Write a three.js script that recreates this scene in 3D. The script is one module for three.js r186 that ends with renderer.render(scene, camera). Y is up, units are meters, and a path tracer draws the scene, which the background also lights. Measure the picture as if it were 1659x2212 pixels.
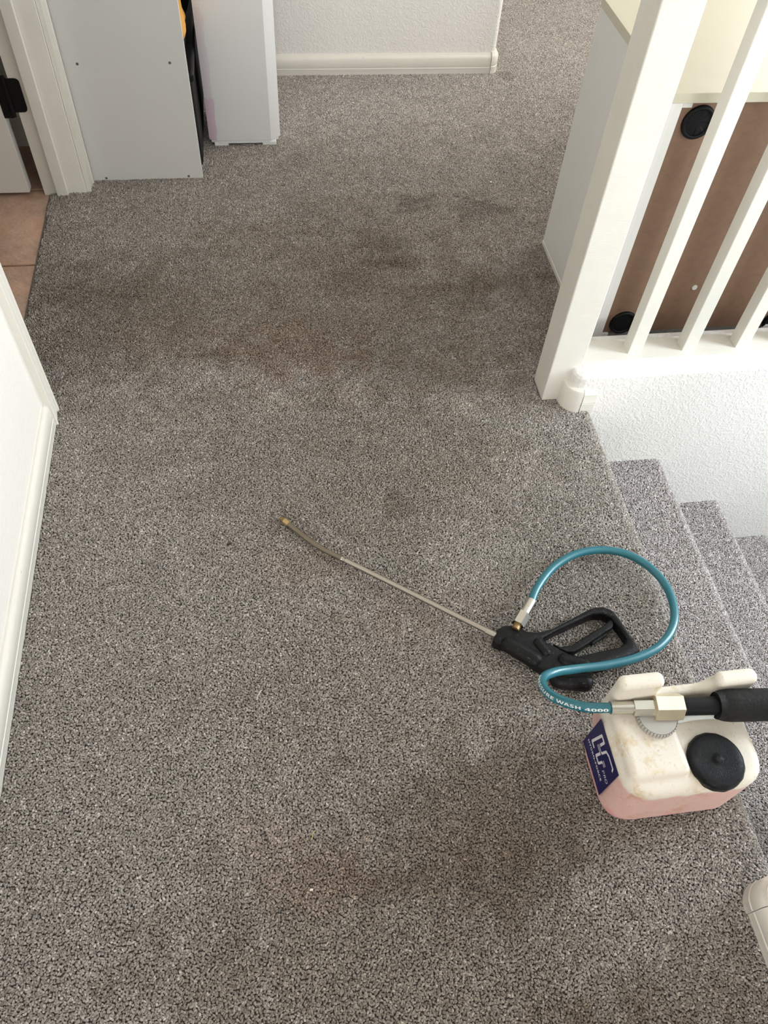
import * as THREE from 'three';
import { RectAreaLightUniformsLib } from 'three/addons/lights/RectAreaLightUniformsLib.js';
import { RoundedBoxGeometry } from 'three/addons/geometries/RoundedBoxGeometry.js';
import { MarchingCubes } from 'three/addons/objects/MarchingCubes.js';
import { mergeGeometries, mergeVertices, toCreasedNormals } from 'three/addons/utils/BufferGeometryUtils.js';

// ---------------------------------------------------------------- camera, sky, lights, exposure
const W = 1659, H = 2212, F = 1686.7, EYE = new THREE.Vector3(0, 1.5, 0), D = Math.PI / 180;
const scene = new THREE.Scene();
const camera = new THREE.PerspectiveCamera(2 * Math.atan(H / 2 / F) / D, W / H, 0.05, 60);
camera.position.copy(EYE);
camera.rotation.set(-53.453 * D, -11.711 * D, 4.962 * D, 'YXZ');
camera.updateMatrixWorld();

const renderer = new THREE.WebGLRenderer({ antialias: true });
renderer.toneMapping = THREE.LinearToneMapping;
renderer.toneMappingExposure = 0.635;
renderer.shadowMap.enabled = true;
scene.background = new THREE.Color().setRGB(0.75, 0.88, 1.0);
RectAreaLightUniformsLib.init();

const XR = 2.6;                                                     // inner face of the outer wall with the windows
const WINDOWS = [                                                   // z centre, width, sill, head, colour, radiance
  { z: -0.86, w: 0.62, y0: 0.2, y1: 2.0, rgb: [0.82, 0.92, 1.0], power: 37 },
  { z: -3.2, w: 1.4, y0: 0.9, y1: 2.1, rgb: [1.0, 0.98, 0.92], power: 19 },
];
const BACK = { x: -0.05, w: 0.8, y0: 0.95, y1: 2.05, z: 4.0, rgb: [0.98, 0.99, 1.0], power: 50 };   // unseen window added behind the camera as fill light
{
  const l = new THREE.RectAreaLight(new THREE.Color().setRGB(...BACK.rgb), BACK.power, BACK.w - 0.1, BACK.y1 - BACK.y0 - 0.1);
  l.position.set(BACK.x, (BACK.y0 + BACK.y1) / 2, BACK.z - 0.03); l.lookAt(BACK.x, (BACK.y0 + BACK.y1) / 2, -5); l.castShadow = true; scene.add(l);
}
for (const w of WINDOWS) {                                          // daylight entering by each window
  const l = new THREE.RectAreaLight(new THREE.Color().setRGB(...w.rgb), w.power, w.w - 0.1, w.y1 - w.y0 - 0.1);
  l.position.set(XR - 0.03, (w.y0 + w.y1) / 2, w.z);
  l.lookAt(-1, (w.y0 + w.y1) / 2, w.z);
  l.castShadow = true;
  scene.add(l);
}

// ---------------------------------------------------------------- helpers
let seed = 7;
const rnd = () => { seed = (seed * 1664525 + 1013904223) >>> 0; return seed / 4294967296; };
const lin = (r, g, b) => new THREE.Color().setRGB(r, g, b);
const V = (x, y, z) => new THREE.Vector3(x, y, z);
/** The point at height h that pixel (px, py) of the photograph shows. */
function P(px, py, h = 0) {
  const d = V((px - W / 2) / F, -(py - H / 2) / F, -1).applyQuaternion(camera.quaternion);
  return EYE.clone().addScaledVector(d, (h - EYE.y) / d.y);
}
const used = {};
function numbered(name) { const n = used[name] = (used[name] ?? -1) + 1; return n ? `${name}_${String(n).padStart(3, '0')}` : name; }
function finish(o) { o.castShadow = o.receiveShadow = true; return o; }
function part(name, geo, mat, parent) { const m = finish(new THREE.Mesh(geo, mat)); m.name = name; parent.add(m); return m; }
function thing(name, label, category, at = [0, 0, 0], group) {
  const o = new THREE.Group(); o.name = numbered(name); o.position.set(...at); scene.add(o);
  o.userData = { label, category }; if (group) o.userData.group = group;
  return o;
}
function struct(name, label, category, geo, mat) {
  const o = geo ? finish(new THREE.Mesh(geo, mat)) : new THREE.Group();
  o.name = name; o.userData = { kind: 'structure', label, category }; scene.add(o); return o;
}
/** Texture coordinates in metres, by the main direction of each face. */
function metres(geo, s = 1) {
  const g = geo.index ? geo.toNonIndexed() : geo, p = g.attributes.position, uv = new Float32Array(p.count * 2);
  const a = V(), b = V(), c = V(), n = V();
  for (let i = 0; i < p.count; i += 3) {
    a.fromBufferAttribute(p, i); b.fromBufferAttribute(p, i + 1); c.fromBufferAttribute(p, i + 2);
    n.copy(b).sub(a).cross(c.clone().sub(a));
    const ax = Math.abs(n.x), ay = Math.abs(n.y), az = Math.abs(n.z);
    [a, b, c].forEach((q, k) => {
      const [u, v] = ax >= ay && ax >= az ? [q.z, q.y] : ay >= az ? [q.x, q.z] : [q.x, q.y];
      uv[(i + k) * 2] = u / s; uv[(i + k) * 2 + 1] = v / s;
    });
  }
  g.setAttribute('uv', new THREE.BufferAttribute(uv, 2));
  return g;
}
function bx(x0, x1, y0, y1, z0, z1, r = 0, seg = 2) {
  const w = Math.abs(x1 - x0), h = Math.abs(y1 - y0), d = Math.abs(z1 - z0);
  const g = r ? new RoundedBoxGeometry(w, h, d, seg, r) : new THREE.BoxGeometry(w, h, d);
  g.translate((x0 + x1) / 2, (y0 + y1) / 2, (z0 + z1) / 2);
  return metres(g);
}
const join = (list) => mergeGeometries(list.map((g) => { const q = g.index ? g.toNonIndexed() : g; for (const k of Object.keys(q.attributes)) if (!['position', 'normal', 'uv'].includes(k)) q.deleteAttribute(k); return q; }));
/** A plan outline [[x, z], ...] raised from y0 to y1. */
function plan(points, y0, y1, holes = [], bevel = 0, seg = 3) {
  const sh = new THREE.Shape(points.map(([x, z]) => new THREE.Vector2(x, -z)));
  for (const h of holes) sh.holes.push(new THREE.Path(h.map(([x, z]) => new THREE.Vector2(x, -z))));
  const g = new THREE.ExtrudeGeometry(sh, { depth: y1 - y0 - 2 * bevel, bevelEnabled: bevel > 0, bevelThickness: bevel, bevelSize: bevel, bevelOffset: -bevel, bevelSegments: seg, curveSegments: 10 });
  g.rotateX(-Math.PI / 2); g.translate(0, y0 + bevel, 0);
  return g;
}
/** A profile [[out, up], ...] swept along a path of plan points [[x, z], ...]; "out" lies to the left of the walk. */
function sweep(profile, path) {
  const pos = [], idx = [], n = profile.length;
  path.forEach(([x, z], i) => {
    const a = path[Math.max(0, i - 1)], b = path[Math.min(path.length - 1, i + 1)];
    let nx = 0, nz = 0;
    const add = (p, q) => { const dx = q[0] - p[0], dz = q[1] - p[1], l = Math.hypot(dx, dz) || 1; nx += dz / l; nz -= dx / l; };
    if (i > 0) add(a, [x, z]);
    if (i < path.length - 1) add([x, z], b);
    const l = Math.hypot(nx, nz) || 1, both = i > 0 && i < path.length - 1, k = both ? Math.min(2, 2 / l) : 1;
    nx = nx / l * (both ? Math.min(1.5, 2 / l) : 1); nz = nz / l * (both ? Math.min(1.5, 2 / l) : 1);
    for (const [o, u] of profile) pos.push(x + nx * o, u, z + nz * o);
  });
  for (let i = 0; i < path.length - 1; i++) for (let j = 0; j < n; j++) {
    const a = i * n + j, b = i * n + (j + 1) % n, c = a + n, d = b + n;
    idx.push(a, b, c, b, d, c);
  }
  for (const s of [0, (path.length - 1) * n]) for (let j = 1; j < n - 1; j++) s ? idx.push(s, s + j, s + j + 1) : idx.push(s, s + j + 1, s + j);
  const g = new THREE.BufferGeometry();
  g.setAttribute('position', new THREE.Float32BufferAttribute(pos, 3)); g.setIndex(idx);
  const q = g.toNonIndexed(); q.computeVertexNormals();
  return metres(toCreasedNormals(q, 0.6));
}
/** Round bar between two points. */
function rod(a, b, r0, r1 = r0, seg = 20) {
  const d = b.clone().sub(a), g = new THREE.CylinderGeometry(r1, r0, d.length(), seg, 1);
  g.applyQuaternion(new THREE.Quaternion().setFromUnitVectors(V(0, 1, 0), d.clone().normalize()));
  g.translate((a.x + b.x) / 2, (a.y + b.y) / 2, (a.z + b.z) / 2);
  return g;
}
/** Tube along points with its own radius at each, its "up" kept up. */
function tube(points, radius, n = 120, seg = 16, cap = true) {
  const curve = new THREE.CatmullRomCurve3(points, false, 'centripetal'), pos = [], uv = [], idx = [], len = curve.getLength();
  const frames = [];
  for (let i = 0; i <= n; i++) {
    const u = i / n, c = curve.getPointAt(u), t = curve.getTangentAt(u);
    const up = V(0, 1, 0).addScaledVector(t, -t.y).normalize(), side = t.clone().cross(up);
    frames.push({ c, t, up, side });
    const r = typeof radius === 'function' ? radius(u) : radius;
    for (let j = 0; j <= seg; j++) {
      const a = j / seg * 2 * Math.PI;
      const p = c.clone().addScaledVector(up, r * Math.cos(a)).addScaledVector(side, r * Math.sin(a));
      pos.push(p.x, p.y, p.z); uv.push(u * len, j / seg * 2 * Math.PI * r);
    }
  }
  for (let i = 0; i < n; i++) for (let j = 0; j < seg; j++) {
    const a = i * (seg + 1) + j, b = a + 1, c = a + seg + 1, d = c + 1;
    idx.push(a, c, b, b, c, d);
  }
  if (cap) for (const i of [0, n]) { const k = pos.length / 3, c = frames[i].c; pos.push(c.x, c.y, c.z); uv.push(0, 0); for (let j = 0; j < seg; j++) { const a = i * (seg + 1) + j; i ? idx.push(k, a, a + 1) : idx.push(k, a + 1, a); } }
  const g = new THREE.BufferGeometry();
  g.setAttribute('position', new THREE.Float32BufferAttribute(pos, 3)); g.setAttribute('uv', new THREE.Float32BufferAttribute(uv, 2)); g.setIndex(idx);
  g.computeVertexNormals();
  g.userData = { curve, frames };
  return g;
}
/** Mesh of a signed distance field inside a cube. */
function solid(sdf, centre, half, res = 90) {
  const mc = new MarchingCubes(res, new THREE.MeshBasicMaterial(), false, false, 400000);
  mc.isolation = 0;
  const hs = res / 2;
  for (let k = 0; k < res; k++) for (let j = 0; j < res; j++) for (let i = 0; i < res; i++)
    mc.field[i + j * res + k * res * res] = -sdf(centre[0] + (i - hs) / hs * half, centre[1] + (j - hs) / hs * half, centre[2] + (k - hs) / hs * half);
  mc.update();
  let g = new THREE.BufferGeometry();
  const pa = mc.positionArray.slice(0, mc.count * 3);
  for (let i = 0; i < pa.length; i += 3) for (let c = 0; c < 3; c++) pa[i + c] = pa[i + c] * half + centre[c];
  g.setAttribute('position', new THREE.BufferAttribute(pa, 3));
  g = mergeVertices(g, 1e-5);
  const p = g.attributes.position, nn = new Float32Array(p.count * 3), e = 0.001;
  for (let i = 0; i < p.count; i++) {
    const x = p.getX(i), y = p.getY(i), z = p.getZ(i);
    const n = V(sdf(x + e, y, z) - sdf(x - e, y, z), sdf(x, y + e, z) - sdf(x, y - e, z), sdf(x, y, z + e) - sdf(x, y, z - e)).normalize();
    nn.set([n.x, n.y, n.z], i * 3);
  }
  g.setAttribute('normal', new THREE.BufferAttribute(nn, 3));
  const uv = new Float32Array(p.count * 2);
  for (let i = 0; i < p.count; i++) { uv[i * 2] = p.getX(i) + p.getZ(i) * 0.7; uv[i * 2 + 1] = p.getY(i) + p.getZ(i) * 0.7; }
  g.setAttribute('uv', new THREE.BufferAttribute(uv, 2));
  return g;
}
const rbox = (x, y, z, b, r) => { const [x0, x1, y0, y1, z0, z1] = b, qx = Math.abs(x - (x0 + x1) / 2) - (x1 - x0) / 2 + r, qy = Math.abs(y - (y0 + y1) / 2) - (y1 - y0) / 2 + r, qz = Math.abs(z - (z0 + z1) / 2) - (z1 - z0) / 2 + r; return Math.hypot(Math.max(qx, 0), Math.max(qy, 0), Math.max(qz, 0)) + Math.min(Math.max(qx, qy, qz), 0) - r; };
const smin = (a, b, k) => { const h = Math.max(k - Math.abs(a - b), 0) / k; return Math.min(a, b) - h * h * k / 4; };
const smax = (a, b, k) => -smin(-a, -b, k);

// noise
const HASH = new Float32Array(65536); for (let i = 0; i < 65536; i++) HASH[i] = rnd();
const hsh = (x, y, per) => HASH[(((x % per) + per) % per * 157 + ((y % per) + per) % per * 3571) & 65535];
function vnoise(x, y, per = 4096) {
  const xi = Math.floor(x), yi = Math.floor(y), fx = x - xi, fy = y - yi, u = fx * fx * (3 - 2 * fx), v = fy * fy * (3 - 2 * fy);
  return (hsh(xi, yi, per) * (1 - u) + hsh(xi + 1, yi, per) * u) * (1 - v) + (hsh(xi, yi + 1, per) * (1 - u) + hsh(xi + 1, yi + 1, per) * u) * v;
}
const fbm = (x, y, o = 4) => { let s = 0, a = 0.5; for (let i = 0; i < o; i++) { s += a * vnoise(x, y); x = x * 2.03 + 17.1; y = y * 2.03 + 5.7; a *= 0.5; } return s; };
function tex(n, fn, size, srgb = false) {
  const d = new Uint8Array(n * n * 4);
  for (let j = 0; j < n; j++) for (let i = 0; i < n; i++) { const c = fn(i / n, j / n, i, j), k = (j * n + i) * 4; if (Array.isArray(c)) { d[k] = c[0]; d[k + 1] = c[1]; d[k + 2] = c[2]; } else d[k] = d[k + 1] = d[k + 2] = Math.max(0, Math.min(255, c * 255)); d[k + 3] = 255; }
  const t = new THREE.DataTexture(d, n, n); t.wrapS = t.wrapT = THREE.RepeatWrapping; t.magFilter = THREE.LinearFilter; t.minFilter = THREE.LinearMipmapLinearFilter; t.generateMipmaps = true;
  t.repeat.set(1 / size, 1 / size); if (srgb) t.colorSpace = THREE.SRGBColorSpace; t.needsUpdate = true; return t;
}
const pnoise = (u, v, f) => vnoise(u * f, v * f, f);

// ---------------------------------------------------------------- materials
const plasterBump = tex(1024, (u, v) => {                            // sprayed orange-peel plaster, 0.4 m a tile
  const wx = pnoise(u, v, 60) * 0.012, wy = pnoise(v + 0.3, u, 60) * 0.012;
  const a = pnoise(u + wx, v + wy, 100), b = pnoise(u + 0.37, v + 0.11, 48), c = pnoise(u, v, 210);
  const k = Math.min(1, Math.max(0, (a * 0.65 + b * 0.35 - 0.4) / 0.28));
  return k * 0.85 + c * 0.15;
}, 0.4);
const roughBump = tex(512, (u, v) => { const a = pnoise(u, v, 38), b = pnoise(u + 0.3, v, 80); return Math.min(1, Math.max(0, (a * 0.7 + b * 0.3 - 0.38) / 0.25)); }, 0.2);
const brushBump = tex(512, (u, v) => vnoise(u * 10, v * 160, 160) * 0.6 + pnoise(u, v, 40) * 0.4, 0.3);
const scuff = tex(1024, (u, v) => {                                  // old white gloss paint with faint grime specks
  const g = pnoise(u, v, 7) * 0.5 + pnoise(u, v, 23) * 0.3 + pnoise(u, v, 90) * 0.2, s = pnoise(u, v, 170) * 0.7 + pnoise(v, u, 61) * 0.3;
  const k = 1 - 0.035 * g - (s > 0.93 ? 0.1 : 0);
  return [230 * k, 226 * k * 0.998, 217 * k * 0.992];
}, 0.7, true);
const dark = (o) => new THREE.MeshPhysicalMaterial({ specularIntensity: 0.35, ...o });
const std = (o) => new THREE.MeshStandardMaterial({ roughness: 0.6, ...o });
const M = {
  wall: std({ color: lin(0.82, 0.79, 0.755), roughness: 0.85, bumpMap: plasterBump, bumpScale: 0.0007 }),
  wallPlain: std({ color: lin(0.83, 0.79, 0.735), roughness: 0.8, bumpMap: plasterBump, bumpScale: 0.0004 }),
  wallRough: std({ color: lin(0.82, 0.8, 0.75), roughness: 0.85, bumpMap: roughBump, bumpScale: 0.003 }),
  ceiling: std({ color: lin(0.83, 0.79, 0.735), roughness: 0.9 }),
  paint: std({ map: scuff, roughness: 0.42, bumpMap: brushBump, bumpScale: 0.00025 }),
  doorPaint: std({ color: lin(0.83, 0.8, 0.745), roughness: 0.5, bumpMap: brushBump, bumpScale: 0.0005 }),
  backing: std({ color: lin(0.2, 0.178, 0.156), roughness: 1 }),
  pile: std({ color: lin(1, 1, 1), roughness: 0.95 }),
  grey: std({ color: lin(0.6, 0.59, 0.565), roughness: 0.55, bumpMap: tex(512, (u, v) => pnoise(u, v, 180), 0.2), bumpScale: 0.0002 }),
  deskWhite: std({ color: lin(0.78, 0.77, 0.74), roughness: 0.5 }),
  cream: std({ color: lin(0.6, 0.56, 0.44), roughness: 0.45 }),
  hardboard: std({ map: tex(1024, (u, v) => { const k = 0.93 + 0.1 * pnoise(u, v, 420) + 0.06 * pnoise(u, v, 40); return [131 * k, 102 * k, 82 * k]; }, 0.5, true), roughness: 0.62 }),
  black: dark({ color: lin(0.008, 0.008, 0.009), roughness: 0.45 }),
  blackMatt: dark({ color: lin(0.01, 0.01, 0.011), roughness: 0.7 }),
  plastic: std({ color: lin(0.72, 0.725, 0.725), roughness: 0.4 }),
  stained: std({ color: lin(0.72, 0.725, 0.725), roughness: 0.4, map: tex(512, (u, v) => {           // pink dye splash up the left edge
    const x = (u > 0.5 ? u - 1 : u) * 0.85, y = v * 0.85, n = fbm(x * 60 + 30, y * 35, 3) - 0.45;
    const a = x + n * 0.02 < -0.098 && x > -0.13 ? 1 : 0, k = a * (y + n * 0.12 < 0.15 ? 1 : y + n * 0.2 < 0.42 ? 0.35 : 0);
    return [255 - 4 * k, 255 - 32 * k, 255 - 18 * k];
  }, 0.85, true) }),
  steel: std({ color: lin(0.43, 0.39, 0.335), metalness: 1, roughness: 0.26, bumpMap: tex(512, (u, v) => vnoise(u * 400, v * 8, 400), 0.1), bumpScale: 0.0001 }),
  steelWorn: std({ color: lin(0.22, 0.18, 0.135), metalness: 0.85, roughness: 0.5 }),
  zinc: std({ color: lin(0.56, 0.54, 0.48), metalness: 1, roughness: 0.27 }),
  brass: std({ color: lin(0.72, 0.63, 0.46), metalness: 1, roughness: 0.3, bumpMap: tex(256, (u, v) => pnoise(u, v, 24) * 0.6 + pnoise(u, v, 90) * 0.4, 0.03), bumpScale: 0.0004 }),
  wornBrass: std({ color: lin(0.5, 0.36, 0.17), metalness: 0.85, roughness: 0.45 }),
  oldBrass: std({ color: lin(0.3, 0.2, 0.09), metalness: 0.8, roughness: 0.5 }),
  screw: std({ color: lin(0.1, 0.1, 0.1), roughness: 0.6 }),
  alu: std({ color: lin(0.55, 0.55, 0.56), metalness: 0.5, roughness: 0.5 }),
};

// ================================================================ THE SETTING
const LX = -0.578;                                                  // hall side of the left wall
const Z0 = -1.505, Z1 = -2.49;                                      // doorway in the left wall, near and far jamb
const FZ = -3.302;                                                  // far wall of the hall
const SZ = -1.385, NZ = -0.182;                                     // faces of the half wall and of the near wall across the stairs
const NX = 0.83, RISE = 0.243, RUN = 0.29;                          // landing edge, stairs
const TOP = 2.7;

// ---- carpet pile: short twisted yarn ends, uncountable
const tuft = (() => {                                                // a twisted, slightly hooked yarn end
  const g = mergeVertices((() => { const q = new THREE.IcosahedronGeometry(1, 2); q.deleteAttribute('uv'); q.deleteAttribute('normal'); return q; })()), p = g.attributes.position;
  for (let i = 0; i < p.count; i++) {
    const x = p.getX(i), y = p.getY(i), z = p.getZ(i), k = (1 - 0.15 * y) * (1 + 0.2 * Math.cos(3 * Math.atan2(z, x) + 4 * y) * Math.hypot(x, z));
    p.setXYZ(i, x * k + 0.45 * y * y, y, z * k);
  }
  g.computeVertexNormals(); return g;
})();
const TONES = [[0.385, 0.348, 0.314], [0.335, 0.301, 0.27], [0.295, 0.264, 0.235], [0.255, 0.226, 0.2], [0.205, 0.179, 0.156]];
// soiled spots, and broad patches of soil with shade painted in: [x, z, radius x, radius z, strength, red, green, blue multiplier]
const STAINS_AND_SHADE = [
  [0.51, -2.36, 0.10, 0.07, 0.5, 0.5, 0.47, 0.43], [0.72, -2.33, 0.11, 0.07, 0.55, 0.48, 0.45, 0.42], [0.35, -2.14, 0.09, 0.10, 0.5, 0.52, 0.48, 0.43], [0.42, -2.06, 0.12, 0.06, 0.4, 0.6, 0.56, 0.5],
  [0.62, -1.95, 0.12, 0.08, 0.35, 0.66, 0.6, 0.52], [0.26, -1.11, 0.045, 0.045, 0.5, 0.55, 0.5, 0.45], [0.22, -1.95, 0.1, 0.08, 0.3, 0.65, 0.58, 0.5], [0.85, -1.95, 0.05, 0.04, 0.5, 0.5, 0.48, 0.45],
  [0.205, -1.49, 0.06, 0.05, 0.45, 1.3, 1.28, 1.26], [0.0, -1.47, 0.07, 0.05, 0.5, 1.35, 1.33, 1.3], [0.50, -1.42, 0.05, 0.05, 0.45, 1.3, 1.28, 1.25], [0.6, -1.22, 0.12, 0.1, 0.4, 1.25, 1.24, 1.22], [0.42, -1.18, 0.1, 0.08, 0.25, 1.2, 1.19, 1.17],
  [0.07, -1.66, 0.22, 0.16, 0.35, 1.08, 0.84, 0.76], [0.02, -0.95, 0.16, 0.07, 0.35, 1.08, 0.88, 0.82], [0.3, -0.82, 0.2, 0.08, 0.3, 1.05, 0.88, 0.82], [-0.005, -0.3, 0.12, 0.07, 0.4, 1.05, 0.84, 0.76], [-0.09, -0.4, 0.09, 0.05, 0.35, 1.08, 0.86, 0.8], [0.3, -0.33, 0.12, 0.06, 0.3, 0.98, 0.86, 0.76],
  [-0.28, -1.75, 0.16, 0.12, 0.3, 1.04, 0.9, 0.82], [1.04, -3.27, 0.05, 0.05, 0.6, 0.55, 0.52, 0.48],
  [0.05, -1.95, 0.75, 0.42, 0.5, 0.68, 0.62, 0.55], [0.35, -1.75, 0.6, 0.34, 0.5, 0.7, 0.64, 0.57], [-0.45, -1.78, 0.3, 0.3, 0.6, 0.66, 0.62, 0.57], [0.45, -2.2, 0.5, 0.3, 0.4, 0.72, 0.68, 0.62],  // soil in the hall, with the desk shade painted into it
  [0.3, -0.36, 0.29, 0.19, 0.7, 0.62, 0.56, 0.5], [0.12, -0.16, 0.44, 0.24, 0.6, 0.66, 0.6, 0.53], [0.5, 0.06, 0.34, 0.15, 0.6, 0.66, 0.6, 0.53], [0.1, -0.65, 0.35, 0.2, 0.4, 0.78, 0.72, 0.65], [0.3, -1.25, 0.35, 0.25, 0.3, 0.82, 0.76, 0.69], [0.12, -1.3, 0.62, 0.4, 0.5, 0.74, 0.7, 0.64],  // soil; by the jug and near wall their shade is painted in too
];
function dye(x, z, step = false) {
  let r = 1, g = 1, b = 1;
  // cleaner grey off the walked lane, with cool window light painted in
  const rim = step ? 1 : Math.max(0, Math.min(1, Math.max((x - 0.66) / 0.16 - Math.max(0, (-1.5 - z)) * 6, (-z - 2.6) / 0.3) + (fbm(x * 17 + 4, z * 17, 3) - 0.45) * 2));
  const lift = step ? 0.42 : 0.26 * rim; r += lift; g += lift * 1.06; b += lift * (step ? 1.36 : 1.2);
  for (const [sx, sz, ax, az, k, mr, mg, mb] of STAINS_AND_SHADE) {
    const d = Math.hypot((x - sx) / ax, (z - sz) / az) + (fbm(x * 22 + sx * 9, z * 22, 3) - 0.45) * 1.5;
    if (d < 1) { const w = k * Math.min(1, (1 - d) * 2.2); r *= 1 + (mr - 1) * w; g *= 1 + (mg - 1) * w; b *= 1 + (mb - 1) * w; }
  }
  const n = 0.93 + 0.14 * fbm(x * 9, z * 9, 3);
  return [r * n, g * n, b * n];
}
/** One field of yarn ends from a list of [x, y, z, nx, ny] roots (normals lie in the x-y plane). */
function pile(roots, parent) {
  const inst = new THREE.InstancedMesh(tuft, M.pile, roots.length), m = new THREE.Matrix4(), q = new THREE.Quaternion(), q2 = new THREE.Quaternion(), s = V(), p = V(), up = V(0, 1, 0), c = new THREE.Color(), ax = V();
  roots.forEach(([x, y, z, nx, ny], i) => {
    const swirl = vnoise(x * 14 + 3, z * 14) * 9 + vnoise(x * 60, z * 60) * 5 + rnd() * 3.6, tilt = 0.45 + 0.95 * rnd();
    ax.set(Math.cos(swirl), 0, Math.sin(swirl));
    q.setFromAxisAngle(ax, tilt);
    if (nx) { q2.setFromUnitVectors(up, V(nx, ny, 0).normalize()); q.premultiply(q2); }
    const w = 0.0016 + 0.0007 * rnd(), l = 0.0024 + 0.0016 * rnd(), dip = -0.004 + 0.0022 * rnd();
    s.set(w, l, w); p.set(x + nx * dip, y + ny * dip, z);
    inst.setMatrixAt(i, m.compose(p, q, s));
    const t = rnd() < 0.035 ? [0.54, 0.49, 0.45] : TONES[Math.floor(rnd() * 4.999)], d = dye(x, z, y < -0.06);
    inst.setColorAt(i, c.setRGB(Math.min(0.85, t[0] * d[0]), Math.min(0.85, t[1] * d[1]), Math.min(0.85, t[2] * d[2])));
  });
  inst.name = 'carpet_pile'; inst.userData.kind = 'stuff'; inst.castShadow = inst.receiveShadow = true;
  parent.add(inst); return inst;
}
const PITCH = 0.0035;
function flatRoots(x0, x1, z0, z1, y, out, keep = () => true) {
  for (let x = x0; x < x1; x += PITCH) for (let z = z0; z < z1; z += PITCH) {
    const px = x + (rnd() - 0.5) * PITCH * 1.1, pz = z + (rnd() - 0.5) * PITCH * 1.1;
    if (keep(px, pz)) out.push([px, y, pz, 0, 1]);
  }
}
function noseRoots(xe, y, down, z0, z1, out) {                       // round the front edge of a step and down its riser
  const R = 0.024, quarter = R * Math.PI / 2, total = quarter + down;
  for (let s = 0; s < total; s += PITCH) for (let z = z0; z < z1; z += PITCH) {
    const t = s + (rnd() - 0.5) * PITCH, zz = z + (rnd() - 0.5) * PITCH;
    if (t < quarter) { const a = Math.max(0, t / R); out.push([xe - R + Math.sin(a) * R, y - R + Math.cos(a) * R, zz, Math.sin(a), Math.cos(a)]); }
    else out.push([xe - (t - quarter) * 0.09, y - R - (t - quarter), zz, 1, 0.09]);
  }
}
const floor = struct('floor', 'landing floor of worn grey speckled cut pile carpet', 'floor');
part('carpet_backing', join([bx(-0.70, NX - 0.008, -0.3, -0.007, -6, 4.0), bx(NX - 0.008, XR, -0.3, -0.007, -6, -1.545)]), M.backing, floor);
{
  const roots = [];
  const seen = (x, z) => !(z > Z1 && z < Z0 ? x < -0.695 + 0.006 * vnoise(z * 40, 3) : x < LX + 0.014) && !(z < FZ + 0.012 && x < 0.985) && !(x > 0.70 && x < 0.79 && z > -1.51 && z < -1.42) && !(x > 0.76 && z > -0.165) && !(x > 0.76 && z < -1.4 && z > -1.54);
  flatRoots(-0.71, NX - 0.024, -3.32, 0.16, 0, roots, seen);
  flatRoots(NX - 0.024, 1.02, -3.32, -1.60, 0, roots, (x, z) => seen(x, z) && (x < 0.91 || z < -2.1));
  flatRoots(0.985, 1.75, -4.25, -2.2, 0, roots, (x, z) => x > 1.02 || z < -3.32);
  noseRoots(NX, 0, RISE - 0.03, SZ + 0.002, NZ - 0.004, roots);
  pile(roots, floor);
}

// ---- stairs going down
const stairs = struct('stairs', 'carpeted stairs going down from the landing beside the half wall', 'stairs');
for (let i = 1; i <= 6; i++) {
  const xe = NX + RUN * i, y = -RISE * i;
  const st = part('step', bx(xe - RUN - 0.02, xe - 0.03, y - RISE - 0.05, y - 0.007, SZ + 0.001, NZ - 0.001), M.backing, stairs);
  if (i <= 5) {
    const roots = [];
    flatRoots(xe - RUN - 0.02, xe - 0.024, SZ + 0.003, NZ - 0.003, y, roots);
    noseRoots(xe, y, RISE - 0.03, SZ + 0.003, NZ - 0.003, roots);
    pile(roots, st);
    part('nosing', bx(xe - 0.04, xe - 0.008, y - RISE, y - 0.009, SZ + 0.001, NZ - 0.001, 0.012), M.backing, st);
  }
}
part('nosing', bx(NX - 0.05, NX - 0.008, -RISE, -0.009, SZ + 0.001, NZ - 0.001, 0.012), M.backing, stairs);
struct('floor_lower', 'floor at the foot of the stairs', 'floor', bx(NX, XR, -2.1, -1.7, SZ, NZ), M.backing);

// ---- tiles in the room behind the doorway
const tiles = struct('floor_bathroom', 'clay tiled floor beyond the doorway', 'floor');
part('grout', bx(-2.4, -0.70, -0.3, -0.0135, -3.2, -0.6), std({ color: lin(0.2, 0.17, 0.145), roughness: 0.95 }), tiles);
const tileMap = tex(1024, (u, v) => {
  const n = 0.86 + 0.28 * (pnoise(u, v, 6) * 0.5 + pnoise(u, v, 19) * 0.3 + pnoise(u, v, 70) * 0.2), w = pnoise(u + 0.2, v, 9);
  return [186 * n, (150 + 8 * w) * n, (128 + 14 * w) * n];
}, 0.5, true);
const tileMat = std({ map: tileMap, roughness: 0.5, bumpMap: tex(512, (u, v) => pnoise(u, v, 12) * 0.6 + pnoise(u, v, 40) * 0.4, 0.3), bumpScale: 0.002 });
for (let i = 0; i < 4; i++) for (let k = 0; k < 5; k++) {
  const x1 = -0.7 - i * 0.405, z1 = -0.905 - k * 0.405;
  part('tile', bx(x1 - 0.399, x1, -0.03, -0.007, z1 - 0.399, z1, 0.004), tileMat, tiles);
}

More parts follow.
